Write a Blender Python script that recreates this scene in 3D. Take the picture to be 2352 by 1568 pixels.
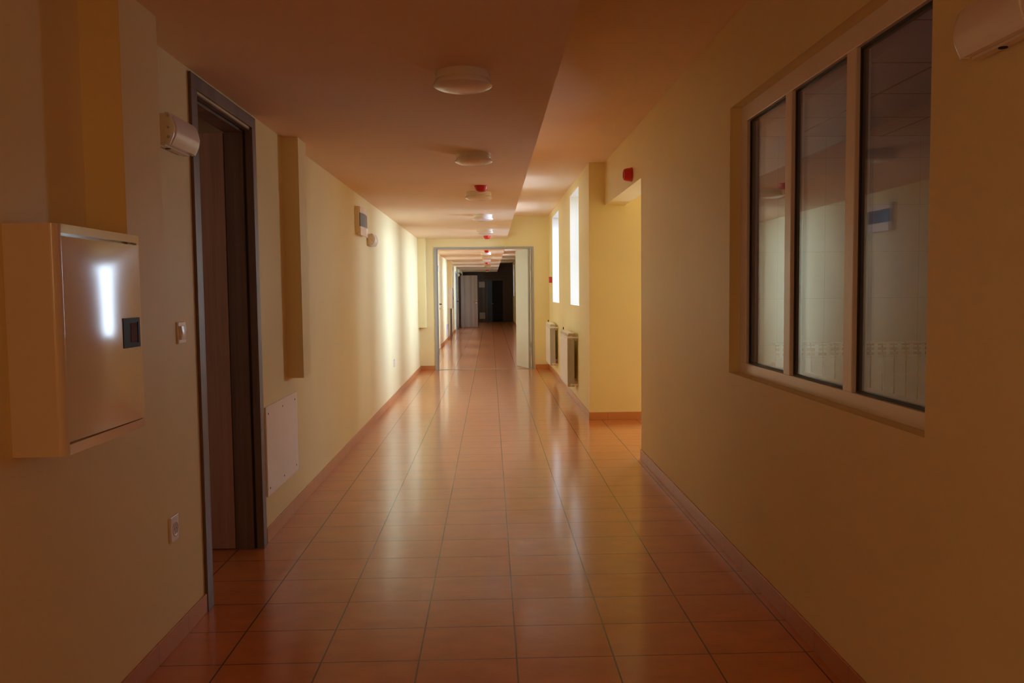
import bpy, bmesh, math, random
from mathutils import Matrix, Vector

for o in list(bpy.data.objects):
    bpy.data.objects.remove(o)
scene = bpy.context.scene
COL = scene.collection
random.seed(7)

# ------------------------------------------------------------------ camera
F_PX, PITCH, ROLL, YAW, EYE = 1882.0, -0.0600, 0.0109, -0.0259, 1.5025
cam_data = bpy.data.cameras.new('camera')
cam_data.sensor_width = 36.0
cam_data.sensor_fit = 'HORIZONTAL'
cam_data.lens = F_PX / 2352.0 * 36.0
cam_data.clip_start = 0.02
cam = bpy.data.objects.new('camera', cam_data)
COL.objects.link(cam)
cr, sr = math.cos(ROLL), math.sin(ROLL)
cp, sp = math.cos(PITCH), math.sin(PITCH)
cy, sy = math.cos(YAW), math.sin(YAW)
R1 = Matrix(((cr, 0, sr), (0, 1, 0), (-sr, 0, cr)))
R2 = Matrix(((1, 0, 0), (0, cp, -sp), (0, sp, cp)))
R3 = Matrix(((cy, -sy, 0), (sy, cy, 0), (0, 0, 1)))
R = R3 @ R2 @ R1
X, Yv, Z = R.col[0], R.col[1], R.col[2]
M = Matrix.Identity(4)
for i in range(3):
    M[i][0], M[i][1], M[i][2] = X[i], Z[i], -Yv[i]
M[0][3], M[1][3], M[2][3] = 0, 0, EYE
cam.matrix_world = M
scene.camera = cam

# ------------------------------------------------------------------ view
vs = scene.view_settings
scene.display_settings.display_device = 'sRGB'
vs.view_transform = 'Standard'
vs.look = 'None'
vs.gamma = 1.0
vs.use_curve_mapping = False
vs.exposure = 0.15
cyc = scene.cycles
cyc.max_bounces = 11
cyc.diffuse_bounces = 10
cyc.glossy_bounces = 6
cyc.transmission_bounces = 8
cyc.transparent_max_bounces = 10
cyc.sample_clamp_indirect = 5.0
cyc.use_denoising = True
cyc.denoising_input_passes = 'RGB_ALBEDO_NORMAL'
cyc.denoising_prefilter = 'ACCURATE'
cyc.caustics_reflective = False
cyc.caustics_refractive = False

# ------------------------------------------------------------------ daylight
world = bpy.data.worlds.new('overcast_sky')
scene.world = world
world.use_nodes = True
wn = world.node_tree.nodes
wl = world.node_tree.links
bg = wn['Background']
tc = wn.new('ShaderNodeTexCoord')
sx = wn.new('ShaderNodeSeparateXYZ')
rp = wn.new('ShaderNodeValToRGB')
wl.new(tc.outputs['Generated'], sx.inputs[0])
wl.new(sx.outputs['Z'], rp.inputs[0])
rp.color_ramp.elements[0].position = 0.0
rp.color_ramp.elements[0].color = (0.40, 0.50, 0.36, 1)
rp.color_ramp.elements[1].position = 0.10
rp.color_ramp.elements[1].color = (0.86, 0.92, 1.0, 1)
wl.new(rp.outputs[0], bg.inputs['Color'])
bg.inputs['Strength'].default_value = 0.5

SKY = (0.74, 1.03, 1.60)
def area(name, loc, rot, w, h, power, spread=180, color=SKY):
    l = bpy.data.lights.new(name, 'AREA')
    l.shape = 'RECTANGLE'
    l.size, l.size_y = w, h
    l.energy = power
    l.color = color
    l.spread = math.radians(spread)
    o = bpy.data.objects.new(name, l)
    o.location = loc
    o.rotation_euler = rot
    COL.objects.link(o)
    return o

NEAR_WINDOWS = [(10.60, 11.75), (13.68, 15.07)]
FAR_WINDOWS = [(17.0, 18.25), (20.6, 21.85), (24.35, 25.6), (28.1, 29.3),
               (31.85, 33.05), (35.55, 36.75), (39.4, 40.4)]
WZ0, WZ1 = 1.315, 2.855
P_WIN = 430.0
def window_light(a, b, k):
    # bright overcast daylight standing in front of each tall window, 3.5 m outside the facade
    area('daylight_or_rear_fill', (5.0, (a + b) / 2, 3.1), (0, math.radians(74), 0), 6.0, 2.0, P_WIN * k, spread=110)
for (a, b) in NEAR_WINDOWS:
    window_light(a, b, 1.0)
for (a, b) in FAR_WINDOWS:
    window_light(a, b, 1.35 if a < 34 else (.5 if a < 38 else .3))
# glazed exit door of the side lobby (faces +y)
area('daylight_exit_door', (2.80, 9.885, 1.50), (math.radians(-90), 0, 0), 1.0, 1.2, 56.0, color=(.80, .99, 1.25))
# fill light added behind the camera, set in an unseen made-up window opening
area('daylight_or_rear_fill', (1.475, -7.4, (WZ0 + WZ1) / 2), (0, math.radians(90), 0), WZ1 - WZ0 - .02, 1.18, 45.0, color=(1.0, .9, .72))
# warm fill added in an unseen doorway on the left, brightens the right wall
area('fill_side_doorway', (-1.50, -1.1, 1.15), (0, math.radians(-90), 0), 2.0, .9, 9.0, color=(1.0, .80, .55))
area('fill_left_room', (-3.9, 3.5, 1.6), (0, math.radians(-90), 0), 1.0, .9, 2.6, color=(1.0, .92, .85))  # fill added inside the left room to brighten the open door leaf
# dim fill added in the ward room behind the right-hand window, source unseen
area('fill_ward_room', (4.19, 2.6, 1.8), (0, math.radians(90), 0), 1.2, 1.0, 2.5)
# dim room behind the ajar door at the far end
area('daylight_far_room', (-1.3, 42.9, 1.8), (0, math.radians(-90), 0), .8, .8, 1.2, color=(.9, 1, 1.05))

# ------------------------------------------------------------------ materials
def nm(name):
    m = bpy.data.materials.new(name)
    m.use_nodes = True
    nt = m.node_tree
    b = nt.nodes['Principled BSDF']
    return m, nt, b

def noise_bump(nt, b, scale, strength, dist=.002, detail=4):
    g = nt.nodes.new('ShaderNodeNewGeometry')
    n = nt.nodes.new('ShaderNodeTexNoise')
    n.inputs['Scale'].default_value = scale
    n.inputs['Detail'].default_value = detail
    bp = nt.nodes.new('ShaderNodeBump')
    bp.inputs['Strength'].default_value = strength
    bp.inputs['Distance'].default_value = dist
    nt.links.new(g.outputs['Position'], n.inputs['Vector'])
    nt.links.new(n.outputs['Fac'], bp.inputs['Height'])
    nt.links.new(bp.outputs['Normal'], b.inputs['Normal'])
    return n

def paint(name, color, rough=.5, spec=.5, var=.03, bump=.15, coat=0.0):
    m, nt, b = nm(name)
    g = nt.nodes.new('ShaderNodeNewGeometry')
    n = nt.nodes.new('ShaderNodeTexNoise')
    n.inputs['Scale'].default_value = 1.3
    n.inputs['Detail'].default_value = 3
    r = nt.nodes.new('ShaderNodeValToRGB')
    r.color_ramp.elements[0].position = .3
    r.color_ramp.elements[1].position = .7
    r.color_ramp.elements[0].color = (*[c * (1 - var) for c in color], 1)
    r.color_ramp.elements[1].color = (*[min(1, c * (1 + var)) for c in color], 1)
    nt.links.new(g.outputs['Position'], n.inputs['Vector'])
    nt.links.new(n.outputs['Fac'], r.inputs[0])
    nt.links.new(r.outputs[0], b.inputs['Base Color'])
    b.inputs['Roughness'].default_value = rough
    b.inputs['Specular IOR Level'].default_value = spec
    b.inputs['Coat Weight'].default_value = coat
    b.inputs['Coat Roughness'].default_value = .25
    if bump:
        noise_bump(nt, b, 90, bump, .0015)
    return m

def plain(name, color, rough=.4, metal=0.0, spec=.5, bump=.05):
    m, nt, b = nm(name)
    b.inputs['Base Color'].default_value = (*color, 1)
    b.inputs['Roughness'].default_value = rough
    b.inputs['Metallic'].default_value = metal
    b.inputs['Specular IOR Level'].default_value = spec
    if bump:
        noise_bump(nt, b, 60, bump, .001)
    return m

WALL = paint('cream_wall_paint', (.86, .75, .40), rough=.42, spec=.07)
CEIL = paint('white_ceiling_paint', (.88, .69, .48), rough=.7, spec=.3)
REVEAL = paint('white_window_reveal_paint', (.86, .80, .70), rough=.5, spec=.2)
WHITE_ROOM = paint('pale_room_paint', (.72, .70, .66), rough=.6)
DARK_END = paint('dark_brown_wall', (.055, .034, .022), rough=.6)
GREYBLUE = paint('grey_blue_wall', (.40, .47, .48), rough=.6)
PLASTIC = plain('cream_white_plastic', (.86, .80, .70), rough=.25, bump=0)
DIFFUSER = plain('milky_diffuser', (.88, .84, .78), rough=.16, spec=.6, bump=0)
STEEL_CREAM = plain('cream_enamelled_steel', (.84, .76, .60), rough=.10, spec=.6, bump=.02)
RED = plain('red_plastic', (.62, .025, .022), rough=.3, bump=0)
DKRED = plain('dark_red_recess', (.12, .015, .012), rough=.6, spec=.1, bump=0)
BLACK = plain('black_plastic', (.012, .011, .012), rough=.5, spec=.15, bump=0)
GREYPANEL = plain('dark_grey_sign_panel', (.06, .058, .072), rough=.35, bump=0)
RAD = plain('white_radiator_enamel', (.84, .80, .74), rough=.25, bump=0)
RADDARK = plain('radiator_end_casting', (.52, .49, .45), rough=.35, bump=0)
CHROME = plain('satin_nickel', (.55, .53, .5), rough=.25, metal=1.0, bump=0)
GREYMETAL = plain('grey_green_door_enamel', (.60, .62, .55), rough=.35, bump=.02)
FRAMEMETAL = plain('grey_door_frame_enamel', (.40, .40, .35), rough=.35, bump=0)
PVC = plain('white_window_profile', (.85, .78, .68), rough=.25, bump=.02)
GASKET = plain('black_rubber_gasket', (.02, .018, .018), rough=.5, bump=0)
GYPSUM = paint('white_access_board', (.80, .77, .74), rough=.25, var=.05, bump=.3)

def wood(name, c0, c1, rough=.45):
    m, nt, b = nm(name)
    g = nt.nodes.new('ShaderNodeNewGeometry')
    mp = nt.nodes.new('ShaderNodeMapping')
    mp.inputs['Scale'].default_value = (38, 38, 1.2)
    n = nt.nodes.new('ShaderNodeTexNoise')
    n.inputs['Scale'].default_value = 1.0
    n.inputs['Detail'].default_value = 6
    n.inputs['Roughness'].default_value = .65
    mp2 = nt.nodes.new('ShaderNodeMapping')
    mp2.inputs['Scale'].default_value = (7, 7, .02)
    n2 = nt.nodes.new('ShaderNodeTexNoise')
    n2.inputs['Scale'].default_value = 1.0
    n2.inputs['Detail'].default_value = 0
    add = nt.nodes.new('ShaderNodeMath')
    add.operation = 'MULTIPLY_ADD'
    add.inputs[1].default_value = .45
    mul = nt.nodes.new('ShaderNodeMath')
    mul.operation = 'MULTIPLY'
    mul.inputs[1].default_value = .55
    r = nt.nodes.new('ShaderNodeValToRGB')
    r.color_ramp.elements[0].position = .36
    r.color_ramp.elements[1].position = .64
    r.color_ramp.elements[0].color = (*c0, 1)
    r.color_ramp.elements[1].color = (*c1, 1)
    L = nt.links.new
    L(g.outputs['Position'], mp.inputs[0]); L(mp.outputs[0], n.inputs['Vector'])
    L(g.outputs['Position'], mp2.inputs[0]); L(mp2.outputs[0], n2.inputs['Vector'])
    L(n2.outputs['Fac'], mul.inputs[0])
    L(n.outputs['Fac'], add.inputs[0]); L(mul.outputs[0], add.inputs[2])
    L(add.outputs[0], r.inputs[0]); L(r.outputs[0], b.inputs['Base Color'])
    b.inputs['Roughness'].default_value = rough
    return m
WOOD = wood('grey_brown_wood_laminate', (.12, .076, .05), (.21, .145, .105))
WOOD_LEAF = wood('red_brown_wood_laminate', (.40, .26, .19), (.60, .42, .33))
WOOD_LIGHT = wood('pale_grey_wood_laminate', (.27, .23, .20), (.46, .41, .37), rough=.4)
WOOD_DARK = wood('dark_brown_wood', (.05, .03, .02), (.09, .055, .038))

TX0, TPX, TY0, TPY = -0.3101, 0.40, 3.2857, 0.328
def tiles(name, base_a, base_b, grout, rough, px, py, ox, oy, axes='XY', mortar=.0035, spec=.5, cloud=True, bump=.25, row_soft=None):
    m, nt, b = nm(name)
    L = nt.links.new
    g = nt.nodes.new('ShaderNodeNewGeometry')
    s = nt.nodes.new('ShaderNodeSeparateXYZ')
    c = nt.nodes.new('ShaderNodeCombineXYZ')
    L(g.outputs['Position'], s.inputs[0])
    for k, (ax, off) in enumerate(zip(axes, (ox, oy))):
        ad = nt.nodes.new('ShaderNodeMath'); ad.operation = 'SUBTRACT'
        L(s.outputs[ax], ad.inputs[0]); ad.inputs[1].default_value = off - 200 * (px if k == 0 else py)
        L(ad.outputs[0], c.inputs[k])
    br = nt.nodes.new('ShaderNodeTexBrick')
    br.offset = 0; br.squash = 1
    br.inputs['Scale'].default_value = 1
    br.inputs['Brick Width'].default_value = px
    br.inputs['Row Height'].default_value = py
    br.inputs['Mortar Size'].default_value = mortar / 2
    br.inputs['Mortar Smooth'].default_value = .3
    br.inputs['Bias'].default_value = 0
    br.inputs['Color1'].default_value = (*base_a, 1)
    br.inputs['Color2'].default_value = (*base_b, 1)
    br.inputs['Mortar'].default_value = (*grout, 1)
    L(c.outputs[0], br.inputs['Vector'])
    col = br.outputs['Color']
    fac = br.outputs['Fac']
    if row_soft is not None:
        # column joints are wide and dark, cross joints finer and paler
        br.inputs['Row Height'].default_value = 900.0
        b2_ = nt.nodes.new('ShaderNodeTexBrick')
        b2_.offset = 0; b2_.squash = 1
        for k_, v_ in (('Scale', 1), ('Brick Width', 900.0), ('Row Height', py), ('Mortar Size', mortar * .5), ('Mortar Smooth', .3), ('Bias', 0)):
            b2_.inputs[k_].default_value = v_
        L(c.outputs[0], b2_.inputs['Vector'])
        ms = nt.nodes.new('ShaderNodeMath'); ms.operation = 'MULTIPLY'; ms.inputs[1].default_value = row_soft
        L(b2_.outputs['Fac'], ms.inputs[0])
        mm = nt.nodes.new('ShaderNodeMath'); mm.operation = 'MAXIMUM'
        L(br.outputs['Fac'], mm.inputs[0]); L(ms.outputs[0], mm.inputs[1])
        fac = mm.outputs[0]
        cm = nt.nodes.new('ShaderNodeMix'); cm.data_type = 'RGBA'
        L(fac, cm.inputs[0]); cm.inputs[6].default_value = (*base_a, 1); cm.inputs[7].default_value = (*grout, 1)
        col = cm.outputs[2]
    if cloud:
        mp = nt.nodes.new('ShaderNodeMapping'); mp.inputs['Scale'].default_value = (3.2, 5.5, 4)
        L(g.outputs['Position'], mp.inputs[0])
        n = nt.nodes.new('ShaderNodeTexNoise'); n.inputs['Scale'].default_value = 1.4; n.inputs['Detail'].default_value = 4
        n.inputs['Roughness'].default_value = .6
        L(mp.outputs[0], n.inputs['Vector'])
        r = nt.nodes.new('ShaderNodeValToRGB')
        r.color_ramp.elements[0].position = .32; r.color_ramp.elements[1].position = .70
        r.color_ramp.elements[0].color = (.86, .82, .78, 1); r.color_ramp.elements[1].color = (1.08, 1.10, 1.12, 1)
        L(n.outputs['Fac'], r.inputs[0])
        mx = nt.nodes.new('ShaderNodeMix'); mx.data_type = 'RGBA'; mx.blend_type = 'MULTIPLY'
        mx.inputs[0].default_value = 1
        L(col, mx.inputs[6]); L(r.outputs[0], mx.inputs[7])
        col = mx.outputs[2]
        rr = nt.nodes.new('ShaderNodeMapRange')
        rr.inputs['From Min'].default_value = .3; rr.inputs['From Max'].default_value = .7
        rr.inputs['To Min'].default_value = rough * .97; rr.inputs['To Max'].default_value = rough * 1.15
        L(n.outputs['Fac'], rr.inputs['Value'])
        rm = nt.nodes.new('ShaderNodeMix'); rm.data_type = 'FLOAT'
        L(fac, rm.inputs[0]); L(rr.outputs[0], rm.inputs[2]); rm.inputs[3].default_value = .4
        L(rm.outputs[0], b.inputs['Roughness'])
    else:
        b.inputs['Roughness'].default_value = rough
    L(col, b.inputs['Base Color'])
    b.inputs['Specular IOR Level'].default_value = spec
    if not bump:
        return m
    inv = nt.nodes.new('ShaderNodeMath'); inv.operation = 'SUBTRACT'; inv.inputs[0].default_value = 1
    L(br.outputs['Fac'], inv.inputs[1])
    bp = nt.nodes.new('ShaderNodeBump'); bp.inputs['Strength'].default_value = bump; bp.inputs['Distance'].default_value = .002
    L(inv.outputs[0], bp.inputs['Height'])
    if cloud:
        n3 = nt.nodes.new('ShaderNodeTexNoise'); n3.inputs['Scale'].default_value = 9; n3.inputs['Detail'].default_value = 2
        L(g.outputs['Position'], n3.inputs['Vector'])
        b2 = nt.nodes.new('ShaderNodeBump'); b2.inputs['Strength'].default_value = .02; b2.inputs['Distance'].default_value = .004
        L(n3.outputs['Fac'], b2.inputs['Height']); L(bp.outputs[0], b2.inputs['Normal'])
        L(b2.outputs[0], b.inputs['Normal'])
    else:
        L(bp.outputs[0], b.inputs['Normal'])
    return m
FLOOR = tiles('terracotta_floor_tiles', (.62, .208, .056), (.62, .208, .056), (.09, .032, .018), .285,
              TPX, TPY, TX0, TY0, mortar=.008, spec=.28, bump=0, row_soft=.85)
_fb = FLOOR.node_tree.nodes['Principled BSDF']
_fb.inputs['Coat Weight'].default_value = .85
_fb.inputs['Coat Roughness'].default_value = .13
_fb.inputs['Coat IOR'].default_value = 1.42
SKIRT_Y = tiles('terracotta_skirting_y', (.56, .22, .07), (.52, .20, .065), (.22, .08, .04), .28,
                .328, 1.0, TY0, -.5, axes='YZ', cloud=False)
SKIRT_X = tiles('terracotta_skirting_x', (.60, .24, .07), (.56, .22, .065), (.30, .12, .05), .28,
                .40, 1.0, TX0 + .07, -.5, axes='XZ', cloud=False)
ROOMTILE = tiles('pale_wall_tiles', (.62, .60, .56), (.60, .58, .55), (.38, .36, .33), .25,
                 .33, .322, 2.983, 1.436, axes='XZ', cloud=False)
CEILTILE = tiles('suspended_ceiling_tiles', (.62, .58, .55), (.60, .56, .53), (.20, .18, .17), .8,
                 .60, .60, 1.50, 5.62, axes='XY', mortar=.02, cloud=False)

def glass():
    m = bpy.data.materials.new('window_glass')
    m.use_nodes = True
    nt = m.node_tree
    nt.nodes.clear()
    out = nt.nodes.new('ShaderNodeOutputMaterial')
    t = nt.nodes.new('ShaderNodeBsdfTransparent'); t.inputs[0].default_value = (.985, .99, .985, 1)
    gl = nt.nodes.new('ShaderNodeBsdfGlossy'); gl.inputs['Roughness'].default_value = .0
    fr = nt.nodes.new('ShaderNodeFresnel'); fr.inputs['IOR'].default_value = 1.5
    mx = nt.nodes.new('ShaderNodeMixShader')
    ge = nt.nodes.new('ShaderNodeNewGeometry')
    im = nt.nodes.new('ShaderNodeMix'); im.data_type = 'FLOAT'
    im.inputs[2].default_value = 1.52; im.inputs[3].default_value = 1 / 1.52
    nt.links.new(ge.outputs['Backfacing'], im.inputs[0]); nt.links.new(im.outputs[0], fr.inputs['IOR'])
    nt.links.new(fr.outputs[0], mx.inputs[0]); nt.links.new(t.outputs[0], mx.inputs[1])
    nt.links.new(gl.outputs[0], mx.inputs[2]); nt.links.new(mx.outputs[0], out.inputs[0])
    return m
GLASS = glass()

# ------------------------------------------------------------------ helpers
def box(bm, x0, x1, y0, y1, z0, z1, bev=0.0, seg=2):
    vs_ = [bm.verts.new(p) for p in ((x0, y0, z0), (x1, y0, z0), (x1, y1, z0), (x0, y1, z0),
                                     (x0, y0, z1), (x1, y0, z1), (x1, y1, z1), (x0, y1, z1))]
    fs = [bm.faces.new([vs_[i] for i in f]) for f in
          ((0, 3, 2, 1), (4, 5, 6, 7), (0, 1, 5, 4), (1, 2, 6, 5), (2, 3, 7, 6), (3, 0, 4, 7))]
    if bev:
        es = set(e for f in fs for e in f.edges)
        bmesh.ops.bevel(bm, geom=list(es), offset=bev, segments=seg, profile=.5, affect='EDGES')

def extrude_profile(bm, pts, axis, a, b, bev=0.0):
    """closed profile pts (2D) extruded along axis from a to b; 2D axes are the remaining two in xyz order"""
    def p3(p, t):
        if axis == 'x': return (t, p[0], p[1])
        if axis == 'y': return (p[0], t, p[1])
        return (p[0], p[1], t)
    v0 = [bm.verts.new(p3(p, a)) for p in pts]
    v1 = [bm.verts.new(p3(p, b)) for p in pts]
    n = len(pts)
    fs = [bm.faces.new(v0), bm.faces.new(v1[::-1])]
    for i in range(n):
        fs.append(bm.faces.new((v0[i], v1[i], v1[(i + 1) % n], v0[(i + 1) % n])))
    if bev:
        es = set(fs[0].edges) | set(fs[1].edges)
        bmesh.ops.bevel(bm, geom=list(es), offset=bev, segments=2, profile=.5, affect='EDGES')
    return fs

def lathe(bm, prof, center, axis='z', seg=48):
    """prof: list of (r, h) ; revolve around axis through center"""
    cx_, cy_, cz_ = center
    rings = []
    for r, h in prof:
        ring = []
        if r < 1e-6:
            pt = {'z': (cx_, cy_, cz_ + h), 'x': (cx_ + h, cy_, cz_), 'y': (cx_, cy_ + h, cz_)}[axis]
            rings.append([bm.verts.new(pt)])
            continue
        for k in range(seg):
            t = 2 * math.pi * k / seg
            a, b_ = r * math.cos(t), r * math.sin(t)
            pt = {'z': (cx_ + a, cy_ + b_, cz_ + h), 'x': (cx_ + h, cy_ + a, cz_ + b_),
                  'y': (cx_ + a, cy_ + h, cz_ + b_)}[axis]
            ring.append(bm.verts.new(pt))
        rings.append(ring)
    for i in range(len(rings) - 1):
        A, B = rings[i], rings[i + 1]
        for k in range(seg):
            k2 = (k + 1) % seg
            if len(A) == 1 and len(B) == 1: continue
            if len(A) == 1: bm.faces.new((A[0], B[k], B[k2]))
            elif len(B) == 1: bm.faces.new((A[k], A[k2], B[0]))
            else: bm.faces.new((A[k], A[k2], B[k2], B[k]))

def tube(bm, p0, p1, r, seg=16):
    p0, p1 = Vector(p0), Vector(p1)
    d = p1 - p0
    q = d.to_track_quat('Z', 'Y').to_matrix().to_4x4()
    mt = Matrix.Translation((p0 + p1) / 2) @ q
    bmesh.ops.create_cone(bm, cap_ends=True, segments=seg, radius1=r, radius2=r, depth=d.length, matrix=mt)

def obj(name, bm, mat, parent=None, smooth=False, loc=None):
    """bm in world coordinates; when parent given, vertices are shifted into the parent's frame"""
    me = bpy.data.meshes.new(name)
    bmesh.ops.recalc_face_normals(bm, faces=bm.faces)
    if parent is not None:
        r = parent
        off = Vector((0, 0, 0))
        while r is not None:
            off += r.location
            r = r.parent
        bmesh.ops.translate(bm, verts=bm.verts, vec=-off)
    bm.to_mesh(me)
    bm.free()
    me.materials.append(mat)
    if smooth:
        for p in me.polygons: p.use_smooth = True
        try:
            me.set_sharp_from_angle(angle=math.radians(38))
        except Exception:
            pass
    o = bpy.data.objects.new(name, me)
    COL.objects.link(o)
    if parent is not None: o.parent = parent
    return o

def empty(name, loc):
    o = bpy.data.objects.new(name, None)
    o.empty_display_size = .05
    o.location = loc
    COL.objects.link(o)
    return o

def tag(o, label=None, cat=None, group=None, kind=None):
    if label: o['label'] = label
    if cat: o['category'] = cat
    if group: o['group'] = group
    if kind: o['kind'] = kind
    return o

def struct(name, bm, mat):
    return tag(obj(name, bm, mat), kind='structure')

def copy_tree(o, parent=None):
    c = o.copy()
    COL.objects.link(c)
    if parent is not None:
        c.parent = parent
    for ch in list(o.children):
        copy_tree(ch, c)
    return c

def wall(name, mat, axis, t0, t1, u0, u1, z0, z1, holes=()):
    """axis 'x': slab between x=t0..t1, spanning y=u0..u1. axis 'y': slab between y=t0..t1 spanning x=u0..u1.
    holes: (ua, ub, za, zb)"""
    us = sorted(set([u0, u1] + [h[i] for h in holes for i in (0, 1)]))
    zs = sorted(set([z0, z1] + [h[i] for h in holes for i in (2, 3)]))
    us = [u for u in us if u0 - 1e-6 <= u <= u1 + 1e-6]
    zs = [z for z in zs if z0 - 1e-6 <= z <= z1 + 1e-6]
    def solid(i, j):
        if i < 0 or j < 0 or i >= len(us) - 1 or j >= len(zs) - 1: return False
        uc, zc = (us[i] + us[i + 1]) / 2, (zs[j] + zs[j + 1]) / 2
        return not any(h[0] < uc < h[1] and h[2] < zc < h[3] for h in holes)
    bm = bmesh.new()
    cache = {}
    def V(t, u, z):
        k = (round(t, 5), round(u, 5), round(z, 5))
        if k not in cache:
            cache[k] = bm.verts.new((t, u, z) if axis == 'x' else (u, t, z))
        return cache[k]
    for i in range(len(us) - 1):
        for j in range(len(zs) - 1):
            if not solid(i, j): continue
            a, b_, c, d = us[i], us[i + 1], zs[j], zs[j + 1]
            bm.faces.new((V(t0, a, c), V(t0, a, d), V(t0, b_, d), V(t0, b_, c)))
            bm.faces.new((V(t1, a, c), V(t1, b_, c), V(t1, b_, d), V(t1, a, d)))
            if not solid(i - 1, j): bm.faces.new((V(t0, a, c), V(t1, a, c), V(t1, a, d), V(t0, a, d)))
            if not solid(i + 1, j): bm.faces.new((V(t0, b_, c), V(t0, b_, d), V(t1, b_, d), V(t1, b_, c)))
            if not solid(i, j - 1): bm.faces.new((V(t0, a, c), V(t0, b_, c), V(t1, b_, c), V(t1, a, c)))
            if not solid(i, j + 1): bm.faces.new((V(t0, a, d), V(t1, a, d), V(t1, b_, d), V(t0, b_, d)))
    return struct(name, bm, mat)

# ------------------------------------------------------------------ shell
XL = -1.373          # left wall face
XR = 1.335           # near right wall face
XW = 1.15            # window wall face
ZS, ZC = 2.545, 2.98  # soffit and upper ceiling
YEND = 15.97
YF = 41.7

bm = bmesh.new()
box(bm, -4.2, 4.4, -9.2, 9.9, -.15, 0)
box(bm, -1.6, 1.55, 9.9, 44.6, -.15, 0)
struct('floor', bm, FLOOR)

bm = bmesh.new()
box(bm, XL - .147, .335, -9.0, YEND, ZS, ZC + .12)
box(bm, .335, 4.4, -9.2, 9.9, ZC, ZC + .12)
box(bm, .335, 1.55, 9.9, YEND, ZC, ZC + .12)
box(bm, XL - .147, .365, YEND + .18, YF, ZS, ZC + .12)
box(bm, .365, 1.55, YEND + .18, YF, ZC, ZC + .12)
struct('ceiling', bm, CEIL)

wall('wall_left', WALL, 'x', XL - .147, XL, -9.0, YEND, 0, ZS, [(3.93, 4.83, 0, 2.455), (-1.6, -.6, 0, 2.2)])
wall('wall_left', WALL, 'x', XL - .147, XL, YEND + .18, YF, 0, ZS,
     [(21.6, 22.5, 0, 2.1), (27.85, 28.75, 0, 2.2), (32.4, 34.2, 0, 2.3)])
wall('wall_right', WALL, 'x', XR, XR + .145, -9.0, 7.23, 0, ZC, [(2.474, 4.55, 1.04, 2.50), (-8.0, -6.8, WZ0, WZ1)])
wall('wall_right', WALL, 'x', XW, XW + .40, 9.9, YEND, 0, ZC, [(a, b, WZ0, WZ1) for a, b in NEAR_WINDOWS])
wall('wall_right', WALL, 'x', XW, XW + .40, YEND + .18, YF, 0, ZC, [(a, b, WZ0, WZ1) for a, b in FAR_WINDOWS])
wall('wall_lobby_front', WALL, 'y', 9.50, 9.90, XW, 4.1, 0, ZC, [(2.25, 3.35, 0, 2.3)])
wall('wall_lobby_back', WALL, 'y', 7.05, 7.23, XR + .145, 4.1, 0, ZC)
wall('wall_lobby_side', WALL, 'x', 4.1, 4.25, 7.05, 9.9, 0, ZC)
bm = bmesh.new(); box(bm, XR, 1.566, 7.23, 9.50, 2.49, ZC)
struct('wall_lintel', bm, WALL)
wall('wall_end', WALL, 'y', YEND, YEND + .18, XL - .147, XW + .4, 0, ZC + .1, [(-1.03, .81, 0, 2.36)])
wall('wall_back', WALL, 'y', -9.2, -9.0, XL - .147, XR + .2, 0, ZC)
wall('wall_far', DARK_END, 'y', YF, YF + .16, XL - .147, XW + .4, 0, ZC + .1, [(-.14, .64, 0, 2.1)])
# room behind the ajar far door
wall('wall_far_room', GREYBLUE, 'y', 44.4, 44.5, -1.5, 1.5, 0, 2.6)
wall('wall_far_room', GREYBLUE, 'x', -1.6, -1.5, YF + .16, 44.5, 0, 2.6)
wall('wall_far_room', GREYBLUE, 'x', 1.4, 1.5, YF + .16, 44.4, 0, 2.6)
bm = bmesh.new(); box(bm, -1.6, 1.5, YF + .16, 44.5, 2.6, 2.7); struct('ceiling', bm, CEIL)
# room behind door 1 (left)
wall('wall_left_room', WHITE_ROOM, 'x', -4.1, -4.0, 2.6, 6.4, 0, 2.6)
wall('wall_left_room', WHITE_ROOM, 'y', 2.5, 2.6, -4.1, XL - .147, 0, 2.6)
wall('wall_left_room', WHITE_ROOM, 'y', 6.4, 6.5, -4.1, XL - .147, 0, 2.6)
bm = bmesh.new(); box(bm, -4.1, XL - .147, 2.5, 6.5, 2.6, 2.7); struct('ceiling', bm, CEIL)
wall('wall_side_backing', WHITE_ROOM, 'x', -1.62, -1.53, -1.8, -.4, 0, 2.4)  # unseen backing added behind the side doorway fill, no room there
# ward room behind the right window
wall('wall_ward', ROOMTILE, 'y', 5.65, 5.80, XR + .145, 4.3, 0, ZC)
wall('wall_ward', WHITE_ROOM, 'x', 4.2, 4.3, -1.0, 5.65, 0, ZC)
wall('wall_ward', WHITE_ROOM, 'y', -1.1, -1.0, XR + .145, 4.3, 0, ZC)
bm = bmesh.new(); box(bm, XR + .145, 4.2, -1.0, 5.65, ZS, ZS + .05); struct('ceiling', bm, CEILTILE)
# close off the blind shafts behind closed far doors
bm = bmesh.new(); box(bm, XL - .20, XL - .148, 20.5, 35.5, 0, ZS); struct('wall_left', bm, WALL)

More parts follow.
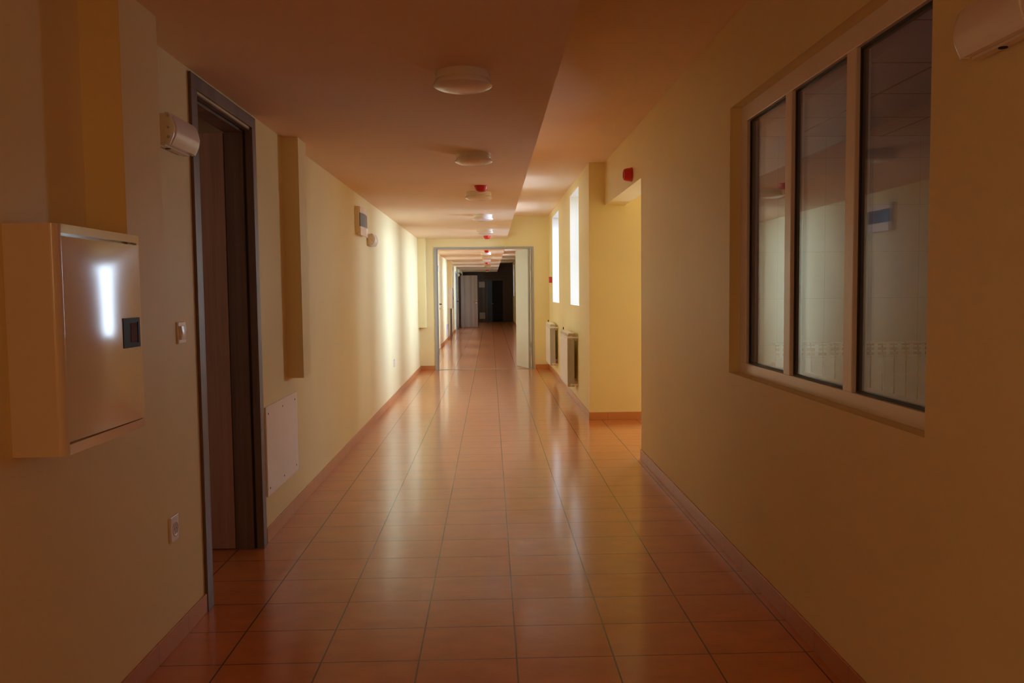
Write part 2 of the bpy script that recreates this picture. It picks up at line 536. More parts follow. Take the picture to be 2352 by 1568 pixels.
# baseboards
SK = .09
def skirt(name, x0, x1, y0, y1, mat):
    bm = bmesh.new(); box(bm, x0, x1, y0, y1, 0, SK, bev=.0015, seg=1)
    return struct(name, bm, mat)
skirt('baseboard_left', XL, XL + .010, -.6, 3.86, SKIRT_Y)
skirt('baseboard_left', XL, XL + .010, -9.0, -1.6, SKIRT_Y)
skirt('baseboard_left', XL, XL + .010, 4.915, YEND, SKIRT_Y)
skirt('baseboard_left', XL, XL + .010, YEND + .18, 21.5, SKIRT_Y)
skirt('baseboard_left', XL, XL + .010, 22.6, 27.75, SKIRT_Y)
skirt('baseboard_left', XL, XL + .010, 28.85, 32.3, SKIRT_Y)
skirt('baseboard_left', XL, XL + .010, 34.3, YF, SKIRT_Y)
skirt('baseboard_right', XR - .010, XR, -9.0, 7.235, SKIRT_Y)
skirt('baseboard_right', XW - .010, XW, 9.49, YEND, SKIRT_Y)
skirt('baseboard_right', XW - .010, XW, YEND + .18, YF, SKIRT_Y)
skirt('baseboard_lobby', XW, 2.24, 9.49, 9.50, SKIRT_X)
skirt('baseboard_end', XL + .010, -1.09, YEND - .010, YEND, SKIRT_X)
skirt('baseboard_end', .87, XW - .010, YEND - .010, YEND, SKIRT_X)

# boxed ducts on the left wall
def duct(x1, y0, y1, z0, z1=ZS):
    bm = bmesh.new(); box(bm, XL, x1, y0, y1, z0, z1)
    return struct('trim_duct', bm, WALL)
duct(-1.237, 2.85, 3.165, 1.44)
duct(-1.266, 5.55, 5.78, .94)
duct(-1.232, 15.66, YEND, .845)
duct(-1.235, 26.6, 27.3, 1.66)

# ------------------------------------------------------------------ windows
def window_unit(n, x, y0, y1):
    """white frame + glass at the outer plane of a deep opening of the window wall"""
    w = tag(empty('window_%d' % n, (x, (y0 + y1) / 2, WZ0)), kind='structure')
    f = .055
    bm = bmesh.new()
    box(bm, x - .03, x + .03, y0, y1, WZ0, WZ0 + f)
    box(bm, x - .03, x + .03, y0, y1, WZ1 - f, WZ1)
    box(bm, x - .03, x + .03, y0, y0 + f, WZ0 + f, WZ1 - f)
    box(bm, x - .03, x + .03, y1 - f, y1, WZ0 + f, WZ1 - f)
    obj('window_frame', bm, PVC, w)
    bm = bmesh.new()
    e = .004
    box(bm, XW + .001, x - .03, y0, y0 + e, WZ0, WZ1)
    box(bm, XW + .001, x - .03, y1 - e, y1, WZ0, WZ1)
    box(bm, XW + .001, x - .03, y0 + e, y1 - e, WZ0, WZ0 + e)
    box(bm, XW + .001, x - .03, y0 + e, y1 - e, WZ1 - e, WZ1)
    obj('reveal_lining', bm, REVEAL, w)
    bm = bmesh.new(); box(bm, x - .004, x + .004, y0 + f, y1 - f, WZ0 + f, WZ1 - f)
    obj('pane', bm, GLASS, w)
# ward window, three panes (largest)
wx = XR + .060
w = tag(empty('window_1', (wx, 3.5, 1.04)), kind='structure')
bm = bmesh.new()
YO = [(2.474, 2.555), (3.125, 3.205), (3.785, 3.865), (4.445, 4.55)]
box(bm, wx, wx + .06, YO[0][0], YO[3][1], 1.04, 1.100, bev=.003)
box(bm, wx, wx + .06, YO[0][0], YO[3][1], 2.412, 2.50, bev=.003)
for a, b in YO:
    box(bm, wx, wx + .06, a, b, 1.098, 2.414, bev=.003)
obj('window_frame', bm, PVC, w)
for i in range(3):
    a, b = YO[i][1], YO[i + 1][0]
    bm = bmesh.new()
    g = .009
    for (ya, yb, za, zb) in ((a, b, 1.10, 1.10 + g), (a, b, 2.412 - g, 2.412), (a, a + g, 1.10 + g, 2.412 - g), (b - g, b, 1.10 + g, 2.412 - g)):
        box(bm, wx + .018, wx + .046, ya, yb, za, zb)
    obj('gasket', bm, GASKET, w)
    for px_ in (.022, .038):
        bm = bmesh.new(); box(bm, wx + px_, wx + px_ + .004, a + g, b - g, 1.10 + g, 2.412 - g)
        obj('pane', bm, GLASS, w)

for _i, (_a, _b) in enumerate(NEAR_WINDOWS + FAR_WINDOWS):
    window_unit(_i + 2, XW + .34, _a, _b)

# exit door of lobby
d = tag(empty('door_3', (2.8, 9.80, 0)), kind='structure')
bm = bmesh.new()
for (a, b, c, e) in ((2.25, 2.32, 0, 2.3), (3.28, 3.35, 0, 2.3), (2.32, 3.28, 2.23, 2.3), (2.32, 3.28, 0, .12), (2.32, 3.28, .95, 1.03)):
    box(bm, a, b, 9.78, 9.84, c, e)
obj('door_frame', bm, PVC, d)
bm = bmesh.new(); box(bm, 2.32, 3.28, 9.805, 9.813, 1.03, 2.23)
obj('pane', bm, GLASS, d)
bm = bmesh.new(); box(bm, 2.32, 3.28, 9.795, 9.825, .12, .95)
obj('lower_panel', bm, PVC, d)

# ------------------------------------------------------------------ door 1 (near left, open)
d = tag(empty('door_1', (XL, 4.38, 0)), kind='structure')
bm = bmesh.new()
pr = .014
for (ya, yb, za, zb) in ((3.855, 3.935, 0, 2.465), (4.818, 4.892, 0, 2.465), (3.855, 4.892, 2.465, 2.530)):
    box(bm, XL, XL + pr, ya, yb, za, zb, bev=.002, seg=1)
obj('casing', bm, WOOD, d)
bm = bmesh.new()
# lining with rebate groove
box(bm, XL - .028, XL, 4.822, 4.83, 0, 2.447)
box(bm, XL - .147, XL - .042, 4.812, 4.83, 0, 2.447, bev=.0015, seg=1)
box(bm, XL - .147, XL, 3.93, 3.942, 0, 2.447)
box(bm, XL - .028, XL, 3.942, 4.822, 2.447, 2.455)
box(bm, XL - .147, XL - .042, 3.942, 4.812, 2.437, 2.455, bev=.0015, seg=1)
obj('lining', bm, WOOD, d)
bm = bmesh.new()
box(bm, XL - .043, XL - .027, 4.826, 4.834, 0, 2.452)
box(bm, XL - .043, XL - .027, 3.93, 4.826, 2.452, 2.456)
obj('groove_shade', bm, GASKET, d)  # black strip painting the shade of the open rebate groove
bm = bmesh.new(); box(bm, -2.40, XL - .152, 4.812, 4.852, .006, 2.435, bev=.002, seg=1)
leaf = obj('leaf', bm, WOOD_LEAF, d)

# ------------------------------------------------------------------ door 2 (steel double door in end wall)
d = tag(empty('door_2', (-.11, YEND, 0)), kind='structure')
bm = bmesh.new()
fw = .055
box(bm, -1.085, -1.03 + .0, YEND - .012, YEND + .19, 0, 2.385)
box(bm, .81, .85, YEND - .012, YEND + .19, 0, 2.385)
box(bm, -1.03, .81, YEND - .012, YEND + .19, 2.35, 2.385)
box(bm, -1.03, -1.012, YEND + .02, YEND + .10, 0, 2.35)
box(bm, .795, .81, YEND + .02, YEND + .06, 0, 2.35)
obj('door_frame', bm, FRAMEMETAL, d)
bm = bmesh.new(); box(bm, -1.03, .81, YEND + .05, YEND + .09, 0, .006)
obj('threshold', bm, FRAMEMETAL, d)
def leaf_box(name, p, q, th, z0, z1, mat, parent, bev=.002):
    """leaf from hinge p to free edge q (2D), thickness th to the right-hand normal side"""
    p, q = Vector((p[0], p[1], 0)), Vector((q[0], q[1], 0))
    dv = (q - p); L_ = dv.length; ang = math.atan2(dv.y, dv.x)
    bm = bmesh.new(); box(bm, 0, L_, 0, th, z0, z1, bev=bev, seg=1)
    bmesh.ops.transform(bm, matrix=Matrix.Translation(p) @ Matrix.Rotation(ang, 4, 'Z'), verts=bm.verts)
    return obj(name, bm, mat, parent), p, ang, L_
lf, p, ang, L_ = leaf_box('leaf', (.785, YEND + .10), (.575, YEND + .70), .05, .008, 2.345, GREYMETAL, d)
bm = bmesh.new(); box(bm, L_ - .002, L_ + .022, .02, .05, .008, 2.345)
bmesh.ops.transform(bm, matrix=Matrix.Translation(p) @ Matrix.Rotation(ang, 4, 'Z'), verts=bm.verts)
obj('edge_strip', bm, GREYMETAL, d)
for z in (.30, 1.92):
    bm = bmesh.new(); tube(bm, (.80, YEND + .085, z), (.80, YEND + .085, z + .12), .009)
    obj('hinge', bm, CHROME, d)
for z in (.30, 1.92):
    bm = bmesh.new(); tube(bm, (-1.008, YEND + .06, z), (-1.008, YEND + .06, z + .12), .007)
    obj('hinge', bm, CHROME, d)

def lever(parent, base, direction, along, mat, L_=.12, r=.009):
    """lever handle: rose + stem + lever"""
    base, n, a = Vector(base), Vector(direction), Vector(along)
    bm = bmesh.new()
    tube(bm, base, base + n * .012, .026)
    tube(bm, base + n * .01, base + n * .055, r)
    tube(bm, base + n * .055 - a * r, base + n * .055 + a * L_, r)
    return obj('handle', bm, mat, parent)

# cream door in far corridor
d = tag(empty('door_4', (XL, 22.05, 0)), kind='structure')
bm = bmesh.new(); box(bm, XL - .05, XL - .008, 21.6, 22.5, .005, 2.1); obj('leaf', bm, WALL, d)
lever(d, (XL - .008, 22.35, 1.20), (1, 0, 0), (0, -1, 0), BLACK, L_=.13, r=.012)
bm = bmesh.new(); tube(bm, (XL - .008, 22.35, 1.08), (XL + .01, 22.35, 1.08), .03); obj('lock', bm, CHROME, d)
# brown door far
d = tag(empty('door_5', (XL, 28.3, 0)), kind='structure')
bm = bmesh.new()
for (ya, yb, za, zb) in ((27.76, 27.86, 0, 2.26), (28.74, 28.84, 0, 2.26), (27.86, 28.74, 2.17, 2.26)):
    box(bm, XL, XL + .03, ya, yb, za, zb)
obj('casing', bm, WOOD, d)
bm = bmesh.new(); box(bm, XL - .06, XL - .02, 27.86, 28.74, .005, 2.18); obj('leaf', bm, WOOD, d)
# grey double door far
d = tag(empty('door_6', (XL, 33.3, 0)), kind='structure')
bm = bmesh.new()
for (ya, yb, za, zb) in ((32.32, 32.41, 0, 2.36), (34.19, 34.28, 0, 2.36), (32.41, 34.19, 2.28, 2.36)):
    box(bm, XL, XL + .02, ya, yb, za, zb)
obj('door_frame', bm, FRAMEMETAL, d)
bm = bmesh.new(); box(bm, XL - .05, XL - .008, 32.41, 34.19, .005, 2.28); obj('leaf', bm, FRAMEMETAL, d)
lever(d, (XL - .008, 34.0, 1.15), (1, 0, 0), (0, 1, 0), BLACK, L_=.13, r=.012)
# open wooden leaf far, square across the corridor
d = tag(empty('door_7', (XL, 35.35, 0)), kind='structure')
bm = bmesh.new()
box(bm, XL, XL + .11, 35.37, 35.50, 0, 2.36)
box(bm, XL + .11, XL + .16, 35.40, 35.50, 0, 2.33)
obj('casing', bm, WOOD_DARK, d)
bm = bmesh.new(); box(bm, -1.262, -.545, 35.32, 35.36, .015, 2.245, bev=.002, seg=1)
obj('leaf', bm, WOOD_LIGHT, d)
lever(d, (-.60, 35.32, 1.165), (0, -1, 0), (-1, 0, 0), CHROME, L_=.12, r=.011)
bm = bmesh.new(); tube(bm, (-.60, 35.32, 1.06), (-.60, 35.305, 1.06), .028); obj('lock', bm, CHROME, d)
# far end door, ajar
d = tag(empty('door_8', (.25, YF, 0)), kind='structure')
bm = bmesh.new()
for (xa, xb, za, zb) in ((-.22, -.14, 0, 2.18), (.64, .72, 0, 2.18), (-.14, .64, 2.10, 2.18)):
    box(bm, xa, xb, YF - .02, YF, za, zb)
obj('casing', bm, WOOD_DARK, d)
bm = bmesh.new(); box(bm, .10, .64, YF + .02, YF + .06, .01, 2.10); obj('leaf', bm, BLACK, d)
lever(d, (.13, YF + .02, .93), (0, -1, 0), (-1, 0, 0), CHROME, L_=.10, r=.014)
# glazed brown door left of it
d = tag(empty('door_9', (-.6, YF, 0)), kind='structure')
bm = bmesh.new(); box(bm, -1.0, -.24, YF - .05, YF, 0, 2.16); obj('leaf', bm, WOOD_DARK, d)
m_bp = paint('beige_door_panel', (.30, .24, .17), rough=.5)
bm = bmesh.new(); box(bm, -.57, -.27, YF - .06, YF - .05, 1.76, 2.05); obj('door_panel', bm, m_bp, d)
bm = bmesh.new(); box(bm, -.55, -.27, YF - .06, YF - .05, .17, .49); obj('door_panel', bm, m_bp, d)
bm = bmesh.new(); box(bm, -.60, -.26, YF - .09, YF - .05, 1.08, 1.13); obj('push_bar', bm, WOOD_DARK, d)

# ------------------------------------------------------------------ ceiling lamps
def make_lamp():
    t = empty('ceiling_lamp', (0, 0, 0))
    bm = bmesh.new()
    lathe(bm, [(0, 0), (.128, 0), (.130, -.006), (.130, -.030), (.126, -.034), (0, -.034)], (0, 0, 0))
    obj('base', bm, PLASTIC, t, smooth=True)
    bm = bmesh.new()
    prof = [(0, -.030), (.122, -.030), (.128, -.036), (.138, -.050), (.1405, -.057), (.139, -.063), (.130, -.069),
            (.110, -.076), (.080, -.082), (.045, -.085), (0, -.086)]
    lathe(bm, prof, (0, 0, 0), seg=64)
    obj('diffuser', bm, DIFFUSER, t, smooth=True)
    return t
LAMPS = [(-.118, 3.97, 'round white ceiling lamp nearest the camera, largest of the row'),
         (-.112, 6.24, 'second round ceiling lamp of the near corridor, just before the red detector'),
         (-.108, 8.62, 'third round ceiling lamp, right behind the near red detector'),
         (-.090, 11.10, 'fourth round ceiling lamp, between two lamps in the brighter stretch'),
         (-.080, 13.60, 'round ceiling lamp above the steel doorway, last before the end wall'),
         (-.10, 21.3, 'round ceiling lamp just inside the far corridor, behind the first red detector there'),
         (-.10, 23.7, 'second round lamp of the far corridor, between two red detectors'),
         (-.10, 26.2, 'third round lamp of the far corridor, in front of its middle red detector'),
         (-.10, 31.4, 'far corridor round lamp just behind the middle red detector'),
         (-.10, 38.6, 'round lamp deepest in the far corridor beside the last red detector')]
lamp0 = make_lamp()
for i, (x, y, lab) in enumerate(LAMPS):
    o = lamp0 if i == 0 else copy_tree(lamp0)
    o.location = (x, y, ZS)
    tag(o, lab, 'ceiling lamp', 'round ceiling lamps along the corridor')

# red detectors on ceiling
def make_detector():
    t = empty('fire_detector', (0, 0, 0))
    bm = bmesh.new()
    lathe(bm, [(0, 0), (.066, 0), (.068, -.004), (.066, -.010), (0, -.010)], (0, 0, 0), seg=32)
    obj('base', bm, RED, t, smooth=True)
    bm = bmesh.new()
    lathe(bm, [(0, -.010), (.064, -.010), (.062, -.022), (.052, -.048), (.044, -.056), (.020, -.060), (0, -.060)], (0, 0, 0), seg=32)
    obj('head', bm, RED, t, smooth=True)
    return t
DETS = [(-.078, 8.10, 'red fire detector on the soffit between the second and third round lamps'),
        (-.045, 15.2, 'red fire detector on the soffit right above the steel doorway'),
        (-.075, 20.4, 'red fire detector seen at the top of the steel doorway, first of the far corridor'),
        (-.10, 28.8, 'small red detector midway down the far corridor ceiling'),
        (-.12, 38.0, 'tiny red detector deepest in the far corridor')]
det0 = make_detector()
for i, (x, y, lab) in enumerate(DETS):
    o = det0 if i == 0 else copy_tree(det0)
    o.location = (x, y, ZS)
    tag(o, lab, 'fire detector', 'red detectors on the ceiling')

# red sounder on lintel
t = tag(empty('alarm_sounder', (XR, 7.69, 2.585)), 'red round alarm sounder on the lintel over the right side opening', 'alarm')
bm = bmesh.new()
lathe(bm, [(0, 0), (.066, 0), (.067, -.012), (.060, -.016), (0, -.016)], (XR, 7.69, 2.585), 'x', 40)
obj('base', bm, RED, t, smooth=True)
bm = bmesh.new()
lathe(bm, [(0, -.016), (.063, -.016), (.060, -.045), (.052, -.072), (.046, -.078), (.034, -.078), (.030, -.070), (0, -.068)], (XR, 7.69, 2.585), 'x', 40)
obj('horn', bm, RED, t, smooth=True)
bm = bmesh.new()
for r0, r1 in ((.040, .043),):
    lathe(bm, [(r0, -.0785), (r0, -.0805), (r1, -.0805), (r1, -.0785), (r0, -.0785)], (XR, 7.69, 2.585), 'x', 40)
obj('ring', bm, PLASTIC, t, smooth=True)

# red call point beside far window
t = tag(empty('call_point', (XW, 15.28, 1.725)), 'red square fire call point in the corner beside the window nearest the end wall', 'call point')
bm = bmesh.new(); box(bm, XW - .055, XW, 15.225, 15.335, 1.67, 1.78, bev=.004); obj('housing', bm, RED, t)
bm = bmesh.new(); box(bm, XW - .058, XW - .055, 15.25, 15.31, 1.70, 1.75); obj('push_plate', bm, PLASTIC, t)

# ------------------------------------------------------------------ emergency lights
def emergency(side, y0, zc, label):
    """side +1: mounted on left wall facing +x ; -1: on right wall facing -x. y0 = near/left end"""
    L_ = .30
    s = side
    t = empty('emergency_light', (0, 0, 0))
    def P(a): return [(s * x, z) for x, z in a]
    bm = bmesh.new()
    extrude_profile(bm, P([(0, -.055), (.030, -.062), (.046, -.062), (.046, .062), (.030, .062), (0, .055),
                           (0, .030), (.004, .022), (.004, -.022), (0, -.030)]), 'y', .004, L_ - .004, bev=0)
    obj('housing', bm, PLASTIC, t)
    bm = bmesh.new()
    extrude_profile(bm, P([(.044, -.066), (.060, -.064), (.076, -.030), (.082, .002), (.078, .020), (.068, .056), (.058, .066), (.044, .066)]),
                    'y', 0, .018, bev=.001)
    obj('end_cap', bm, PLASTIC, t, smooth=True)
    bm = bmesh.new()
    extrude_profile(bm, P([(.044, -.066), (.060, -.064), (.076, -.030), (.082, .002), (.078, .020), (.068, .056), (.058, .066), (.044, .066)]),
                    'y', L_ - .018, L_, bev=.001)
    obj('end_cap', bm, PLASTIC, t, smooth=True)
    pts = [(.046, -.064)]
    bm = bmesh.new()
    arc = []
    for k in range(13):
        a = -1.0 + 2.0 * k / 12
        arc.append((.052 + .034 * math.cos(a * 1.25), .064 * a))
    extrude_profile(bm, P([(.047, -.064)] + arc + [(.047, .064)]), 'y', .018, L_ - .018, bev=0)
    obj('diffuser', bm, DIFFUSER, t, smooth=True)
    bm = bmesh.new(); box(bm, min(s * .012, s * .040), max(s * .012, s * .040), .004, L_ - .02, -.070, -.062, bev=.001, seg=1)
    obj('base_rail', bm, PLASTIC, t)
    bm = bmesh.new(); lathe(bm, [(0, -.072), (.011, -.072), (.011, -.068), (0, -.068)][::-1], (s * .024, .075 if s > 0 else .17, 0), 'z', 20)
    tb = obj('test_button', bm, BLACK, t, smooth=True)
    tb['label'] = 'black round test button'
    for (yy, zz, rr) in ((0, .052, .006), (0, .004, .005), (0, -.035, .006)):
        bm = bmesh.new(); tube(bm, (s * .056, yy - .001, zz), (s * .056, yy + .004, zz), rr, 12)
        obj('screw', bm, CHROME, t)
    x = XL if side > 0 else XR
    t.location = (x, y0, zc)
    return tag(t, label, 'emergency light', 'emergency wall lights')
emergency(+1, 3.455, 2.192, 'white emergency wall light beside the brown door frame on the left wall')
emergency(+1, 9.28, 2.112, 'small emergency wall light just behind the dark panelled sign box')
emergency(-1, 1.92, 2.180, 'emergency wall light at the top right corner, right of the three-pane window')
emergency(+1, 34.75, 2.26, 'tiny emergency light high on the far corridor wall before the open wooden door')

# sign box
t = tag(empty('sign_light_box', (XL, 8.73, 2.26)), 'wall light box with dark grey upper panel and white lower lens on left wall', 'sign light')
bm = bmesh.new(); box(bm, XL, XL + .045, 8.48, 8.98, 2.125, 2.40, bev=.003); obj('housing', bm, PLASTIC, t)
def curved_panel(z0, z1, mat, name, extra=0.0):
    pts = []
    n = 10
    y0, y1 = 8.485, 8.975
    for k in range(n + 1):
        u = k / n
        pts.append((XL + .052 + extra + .016 * math.sin(math.pi * u), y0 + (y1 - y0) * u))
    pts += [(XL + .045, y1), (XL + .045, y0)]
    bm = bmesh.new(); extrude_profile(bm, pts, 'z', z0, z1)
    return obj(name, bm, mat, t, smooth=True)
curved_panel(2.335, 2.395, PLASTIC, 'top_cover')
q = curved_panel(2.195, 2.335, GREYPANEL, 'sign_panel'); q['label'] = 'dark grey sign panel'
q = curved_panel(2.105, 2.195, DIFFUSER, 'lens', .004); q['label'] = 'white lower lens'

# ------------------------------------------------------------------ wall cabinet
def cabinet(xw, dpt, y0, y1, z0, z1, label):
    t = tag(empty('wall_cabinet', (xw, (y0 + y1) / 2, z0)), label, 'cabinet', 'cream steel wall cabinets')
    xf = xw + dpt
    piv = Vector((xf, (y0 + y1) / 2, 0))
    swing = Matrix.Translation(piv) @ Matrix.Rotation(math.radians(-1.7), 4, 'Z') @ Matrix.Translation(-piv)
    def ajar(bm):
        bmesh.ops.transform(bm, matrix=swing, verts=bm.verts)
        return bm
    bm = bmesh.new()
    r = .022
    # body with rounded vertical front edge nearest camera: profile in x,y
    prof = [(xw, y0), (xf - r, y0)]
    for k in range(1, 6):
        a = -math.pi / 2 + math.pi / 2 * k / 6
        prof.append((xf - r + r * math.cos(a), y0 + r + r * math.sin(a)))
    prof += [(xf, y0 + r), (xf, y0 + r + .004), (xf - .024, y0 + r + .004), (xf - .024, y1 - .018), (xf, y1 - .018), (xf, y1), (xw, y1)]
    extrude_profile(bm, prof, 'z', z0, z1)
    box(bm, xf - .024, xf, y0 + r + .003, y1 - .017, z0, z0 + .030)
    box(bm, xf - .024, xf, y0 + r + .003, y1 - .017, z1 - .026, z1)
    obj('body', bm, STEEL_CREAM, t, smooth=True)
    bm = bmesh.new()
    # slightly cushioned door panel
    ya, yb, za, zb = y0 + r + .007, y1 - .020, z0 + .034, z1 - .034
    n = 14
    grid = []
    for i in range(n + 1):
        row = []
        for j in range(n + 1):
            u, v = i / n, j / n
            bulge = .006 * (1 - (2 * u - 1) ** 2) * (1 - (2 * v - 1) ** 2)
            row.append(bm.verts.new((xf - .003 + bulge, ya + (yb - ya) * u, za + (zb - za) * v)))
        grid.append(row)
    for i in range(n):
        for j in range(n):
            bm.faces.new((grid[i][j], grid[i + 1][j], grid[i + 1][j + 1], grid[i][j + 1]))
    ret = bmesh.ops.extrude_face_region(bm, geom=list(bm.faces))
    vv = [e for e in ret['geom'] if isinstance(e, bmesh.types.BMVert)]
    for v in vv: v.co.x = xf - .0145
    dr = obj('cabinet_door', ajar(bm), STEEL_CREAM, t, smooth=True)
    bm = bmesh.new()
    hy0, hy1, hz0, hz1 = y1 - .160, y1 - .040, z0 + .285, z0 + .385
    for (a, b_, c, e) in ((hy0, hy1, hz0, hz0 + .014), (hy0, hy1, hz1 - .014, hz1), (hy0, hy0 + .017, hz0 + .014, hz1 - .014), (hy1 - .014, hy1, hz0 + .014, hz1 - .014)):
        box(bm, xf - .004, xf + .004, a, b_, c, e)
    h = obj('latch', ajar(bm), BLACK, dr); h['label'] = 'black recessed latch'
    bm = bmesh.new(); box(bm, xf + .0005, xf + .0018, hy0 + .016, hy1 - .013, hz0 + .013, hz1 - .013)
    obj('recess', ajar(bm), BLACK, dr)
    bm = bmesh.new(); box(bm, xf + .0015, xf + .0032, hy0 + .055, hy1 - .018, hz0 + .018, hz1 - .018, bev=.001, seg=1)
    obj('latch_tongue', ajar(bm), DKRED, dr)
    for zz in (z1 - .26,):
        bm = bmesh.new(); tube(bm, (xf - .010, y1 + .004, zz), (xf - .010, y1 + .004, zz + .07), .006)
        obj('hinge', bm, STEEL_CREAM, t)
    return t
cabinet(XL, .150, 2.36, 2.905, 1.045, 1.712, 'cream steel wall cabinet with black latch on the near left wall')
cabinet(XL, .150, 26.5, 27.1, 1.0, 1.66, 'small cream cabinet under the boxed duct in the far corridor')

# switch
def plate_switch(y, z, label):
    t = tag(empty('light_switch', (XL, y, z)), label, 'light switch')
    bm = bmesh.new(); box(bm, XL, XL + .009, y - .045, y + .045, z - .048, z + .048, bev=.003); obj('plate', bm, PLASTIC, t)
    bm = bmesh.new()
    extrude_profile(bm, [(XL + .009, z - .030), (XL + .016, z - .030), (XL + .021, z), (XL + .017, z + .030), (XL + .009, z + .030)], 'y', y - .030, y + .030, bev=.001)
    obj('rocker', bm, PLASTIC, t, smooth=True)
plate_switch(3.66, 1.340, 'white rocker light switch left of the near brown door')
def socket_outlet(y, z, label, x=XL):
    t = tag(empty('power_socket', (x, y, z)), label, 'power socket')
    bm = bmesh.new(); box(bm, x, x + .009, y - .045, y + .045, z - .055, z + .055, bev=.003)
    obj('plate', bm, PLASTIC, t)
    bm = bmesh.new()
    lathe(bm, [(.024, .0092), (.027, .0115), (.031, .0115), (.033, .0092)], (x, y + .004, z - .002), 'x', 32)
    obj('rim', bm, PLASTIC, t, smooth=True)
    bm = bmesh.new(); lathe(bm, [(0, .0095), (.024, .0095), (.024, .0085), (0, .0085)], (x, y + .004, z - .002), 'x', 32)
    w_ = obj('well', bm, plain('shadowed_socket_well', (.45, .36, .26), .4, bump=0), t)
    for dy in (-.009, .009):
        bm = bmesh.new()
        tube(bm, (x + .0094, y + .004 + dy, z - .002), (x + .0102, y + .004 + dy, z - .002), .0025, 10)
        obj('pin_hole', bm, BLACK, t)
socket_outlet(3.50, .508, 'white power socket low on the wall left of the near door frame')
socket_outlet(11.60, .52, 'small white power socket low on the left wall opposite the first window')

# access panels
def access_panel(y0, y1, z0, z1, label):
    t = tag(empty('access_panel', (XL, (y0 + y1) / 2, z0)), label, 'access panel')
    bm = bmesh.new(); box(bm, XL, XL + .012, y0, y1, z0, z1, bev=.002, seg=1)
    obj('board', bm, GYPSUM, t)
    for yy in (y0 + .05, (y0 + y1) / 2, y1 - .06):
        for zz in (z0 + .045, z1 - .045):
            bm = bmesh.new(); tube(bm, (XL + .011, yy, zz), (XL + .0135, yy, zz), .006, 12)
            obj('screw', bm, BLACK, t)
access_panel(4.945, 5.735, .277, .825, 'pale screwed access panel low on the left wall beside the door')
access_panel(25.3, 26.5, .12, .52, 'pale low panel on the left wall of the far corridor')

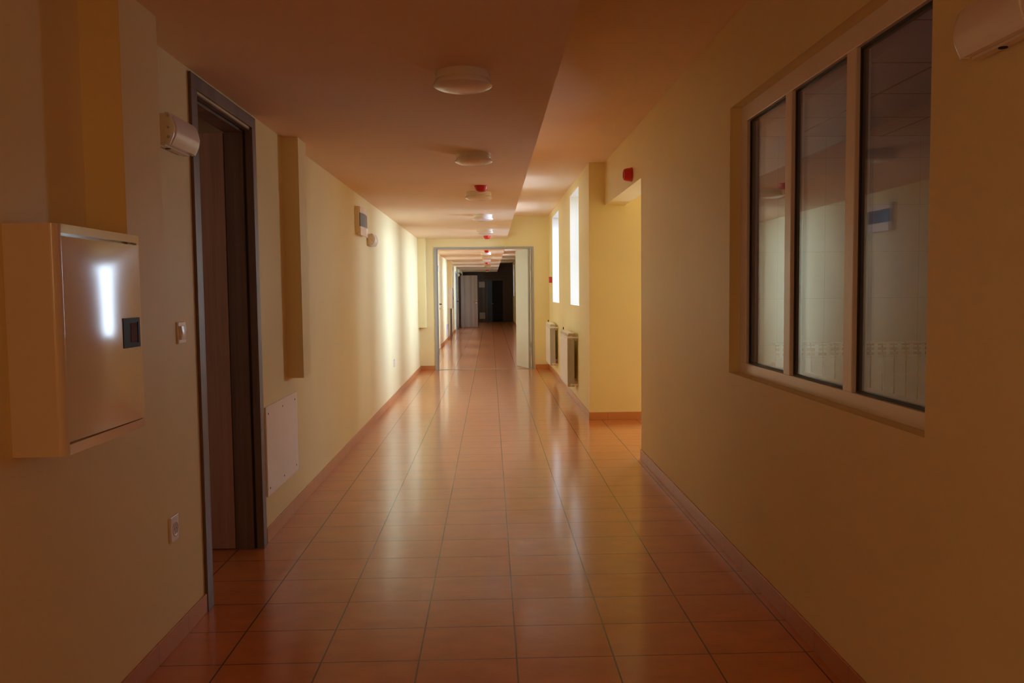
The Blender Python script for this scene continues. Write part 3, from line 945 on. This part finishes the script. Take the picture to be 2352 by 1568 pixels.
# ------------------------------------------------------------------ radiators
def radiator(y0, n, label, wallx=XW):
    """aluminium section radiator on the window wall, front faces -x, near end y0"""
    pitch = .08
    xb, xf = wallx - .045, wallx - .140
    z0, z1 = .225, .955
    t = empty('radiator', (0, 0, 0))
    def section_bm():
        bm = bmesh.new()
        box(bm, 0, .0035, .001, pitch - .001, .02, z1 - z0 - .075, bev=.001, seg=1)       # front plate
        # three louvre lips at the top of the front
        for k in range(3):
            zz = z1 - z0 - .070 + k * .022
            extrude_profile(bm, [(.002 + k * .007, zz), (.008 + k * .007, zz + .016), (.014 + k * .007, zz + .016), (.014 + k * .007, zz)], 'y', .001, pitch - .001)
        # core and ribs
        box(bm, .0035, .092, pitch / 2 - .012, pitch / 2 + .012, .03, z1 - z0 - .02)
        for xx in (.022, .042, .062):
            box(bm, xx, xx + .003, .004, pitch - .004, .06, z1 - z0 - .085)
        box(bm, .088, .092, .001, pitch - .001, .02, z1 - z0 - .02)
        # top cap
        box(bm, .010, .092, .001, pitch - .001, z1 - z0 - .012, z1 - z0, bev=.002, seg=1)
        # hubs
        for zz in (.045, z1 - z0 - .060):
            tube(bm, (.050, 0, zz), (.050, pitch, zz), .026, 20)
        return bm
    s0 = obj('section', section_bm(), RAD, None)
    s0.parent = t
    s0.location = (0, 0, 0)
    for k in range(1, n):
        c = s0.copy(); COL.objects.link(c); c.parent = t; c.location = (0, pitch * k, 0)
    # near-end profile casting
    bm = bmesh.new()
    box(bm, .004, .012, -.002, .002, .02, z1 - z0 - .075)
    for xx in (.018, .040, .062, .084):
        box(bm, xx, xx + .006, -.004, .004, .05, z1 - z0 - .06, bev=.001, seg=1)
    box(bm, .012, .090, -.001, .002, .02, z1 - z0 - .01)
    obj('end_plate', bm, RADDARK, None).parent = t
    bm = bmesh.new(); tube(bm, (.050, -.022, z1 - z0 - .060), (.050, .004, z1 - z0 - .060), .022, 20)
    tube(bm, (.050, -.020, z1 - z0 - .060), (.140, -.020, z1 - z0 - .060), .011, 14)
    tube(bm, (.000, -.020, z1 - z0 - .060), (.050, -.020, z1 - z0 - .060), .017, 18)
    obj('valve', bm, PLASTIC, None, smooth=True).parent = t
    bm = bmesh.new(); tube(bm, (.050, -.018, .045), (.050, .004, .045), .019, 20)
    tube(bm, (.050, -.012, .045), (.140, -.012, .045), .009, 14)
    obj('lower_connection', bm, PLASTIC, None, smooth=True).parent = t
    bm = bmesh.new(); tube(bm, (.045, n * pitch - .03, z1 - z0 - .01), (.045, n * pitch - .03, z1 - z0 + .035), .007, 12)
    q = obj('air_vent', bm, BLACK, None); q.parent = t; q['label'] = 'black air vent'
    for yy in (pitch * 2, pitch * (n - 2)):
        for zz in (.10, z1 - z0 - .10):
            bm = bmesh.new()
            box(bm, .088, .1395, yy - .012, yy + .012, zz - .015, zz + .015)
            obj('wall_bracket', bm, RAD, None).parent = t
    t.location = (xf, y0, z0)
    tag(t, label, 'radiator', 'white radiators under the windows')
    return t
radiator(10.78, 14, 'white sectional radiator under the nearer window on the right')
radiator(13.95, 13, 'white sectional radiator under the farther window, nearest the end wall')

# radiator in ward room (against the tiled wall, faces -y)
t = tag(empty('ward_radiator', (0, 0, 0)), 'pale sectional radiator against the tiled wall, seen through the three-pane window', 'radiator')
bm = bmesh.new()
pit = .082
box(bm, 0, .002, 0, .002, 0, .001)
bm.free()
def ward_section():
    bm = bmesh.new()
    h = 0.80
    box(bm, .005, pit - .005, 0, .004, 0, h - .10, bev=.001, seg=1)
    for k in range(3):
        box(bm, .005, pit - .005, .003 + .003 * k, .010 + .003 * k, h - .098 + k * .032, h - .086 + k * .032)
    box(bm, pit / 2 - .012, pit / 2 + .012, .012, .085, 0, h - .012)
    box(bm, .003, pit - .003, .02, .088, h - .012, h)
    return bm
s0 = obj('section', ward_section(), RAD); s0.parent = t
for k in range(1, 24):
    c = s0.copy(); COL.objects.link(c); c.parent = t; c.location = (pit * k, 0, 0)
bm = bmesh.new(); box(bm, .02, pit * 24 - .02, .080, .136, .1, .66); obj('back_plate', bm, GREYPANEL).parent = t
bm = bmesh.new(); box(bm, .006, pit * 24 - .006, .018, .024, .02, .79); obj('slot_shade', bm, plain('slot_shade_grey', (.20, .17, .14), .6, bump=0)).parent = t  # dark sheet added behind the sections; paints shade into slots and gaps
t.location = (1.935, 5.508, .335)
# inner window board
bm = bmesh.new(); box(bm, XR + .145, 1.73, 2.30, 4.75, 1.03, 1.05, bev=.003)
tag(obj('window_board', bm, PVC), 'pale inner window board beneath the three-pane window', 'window board')
bm = None
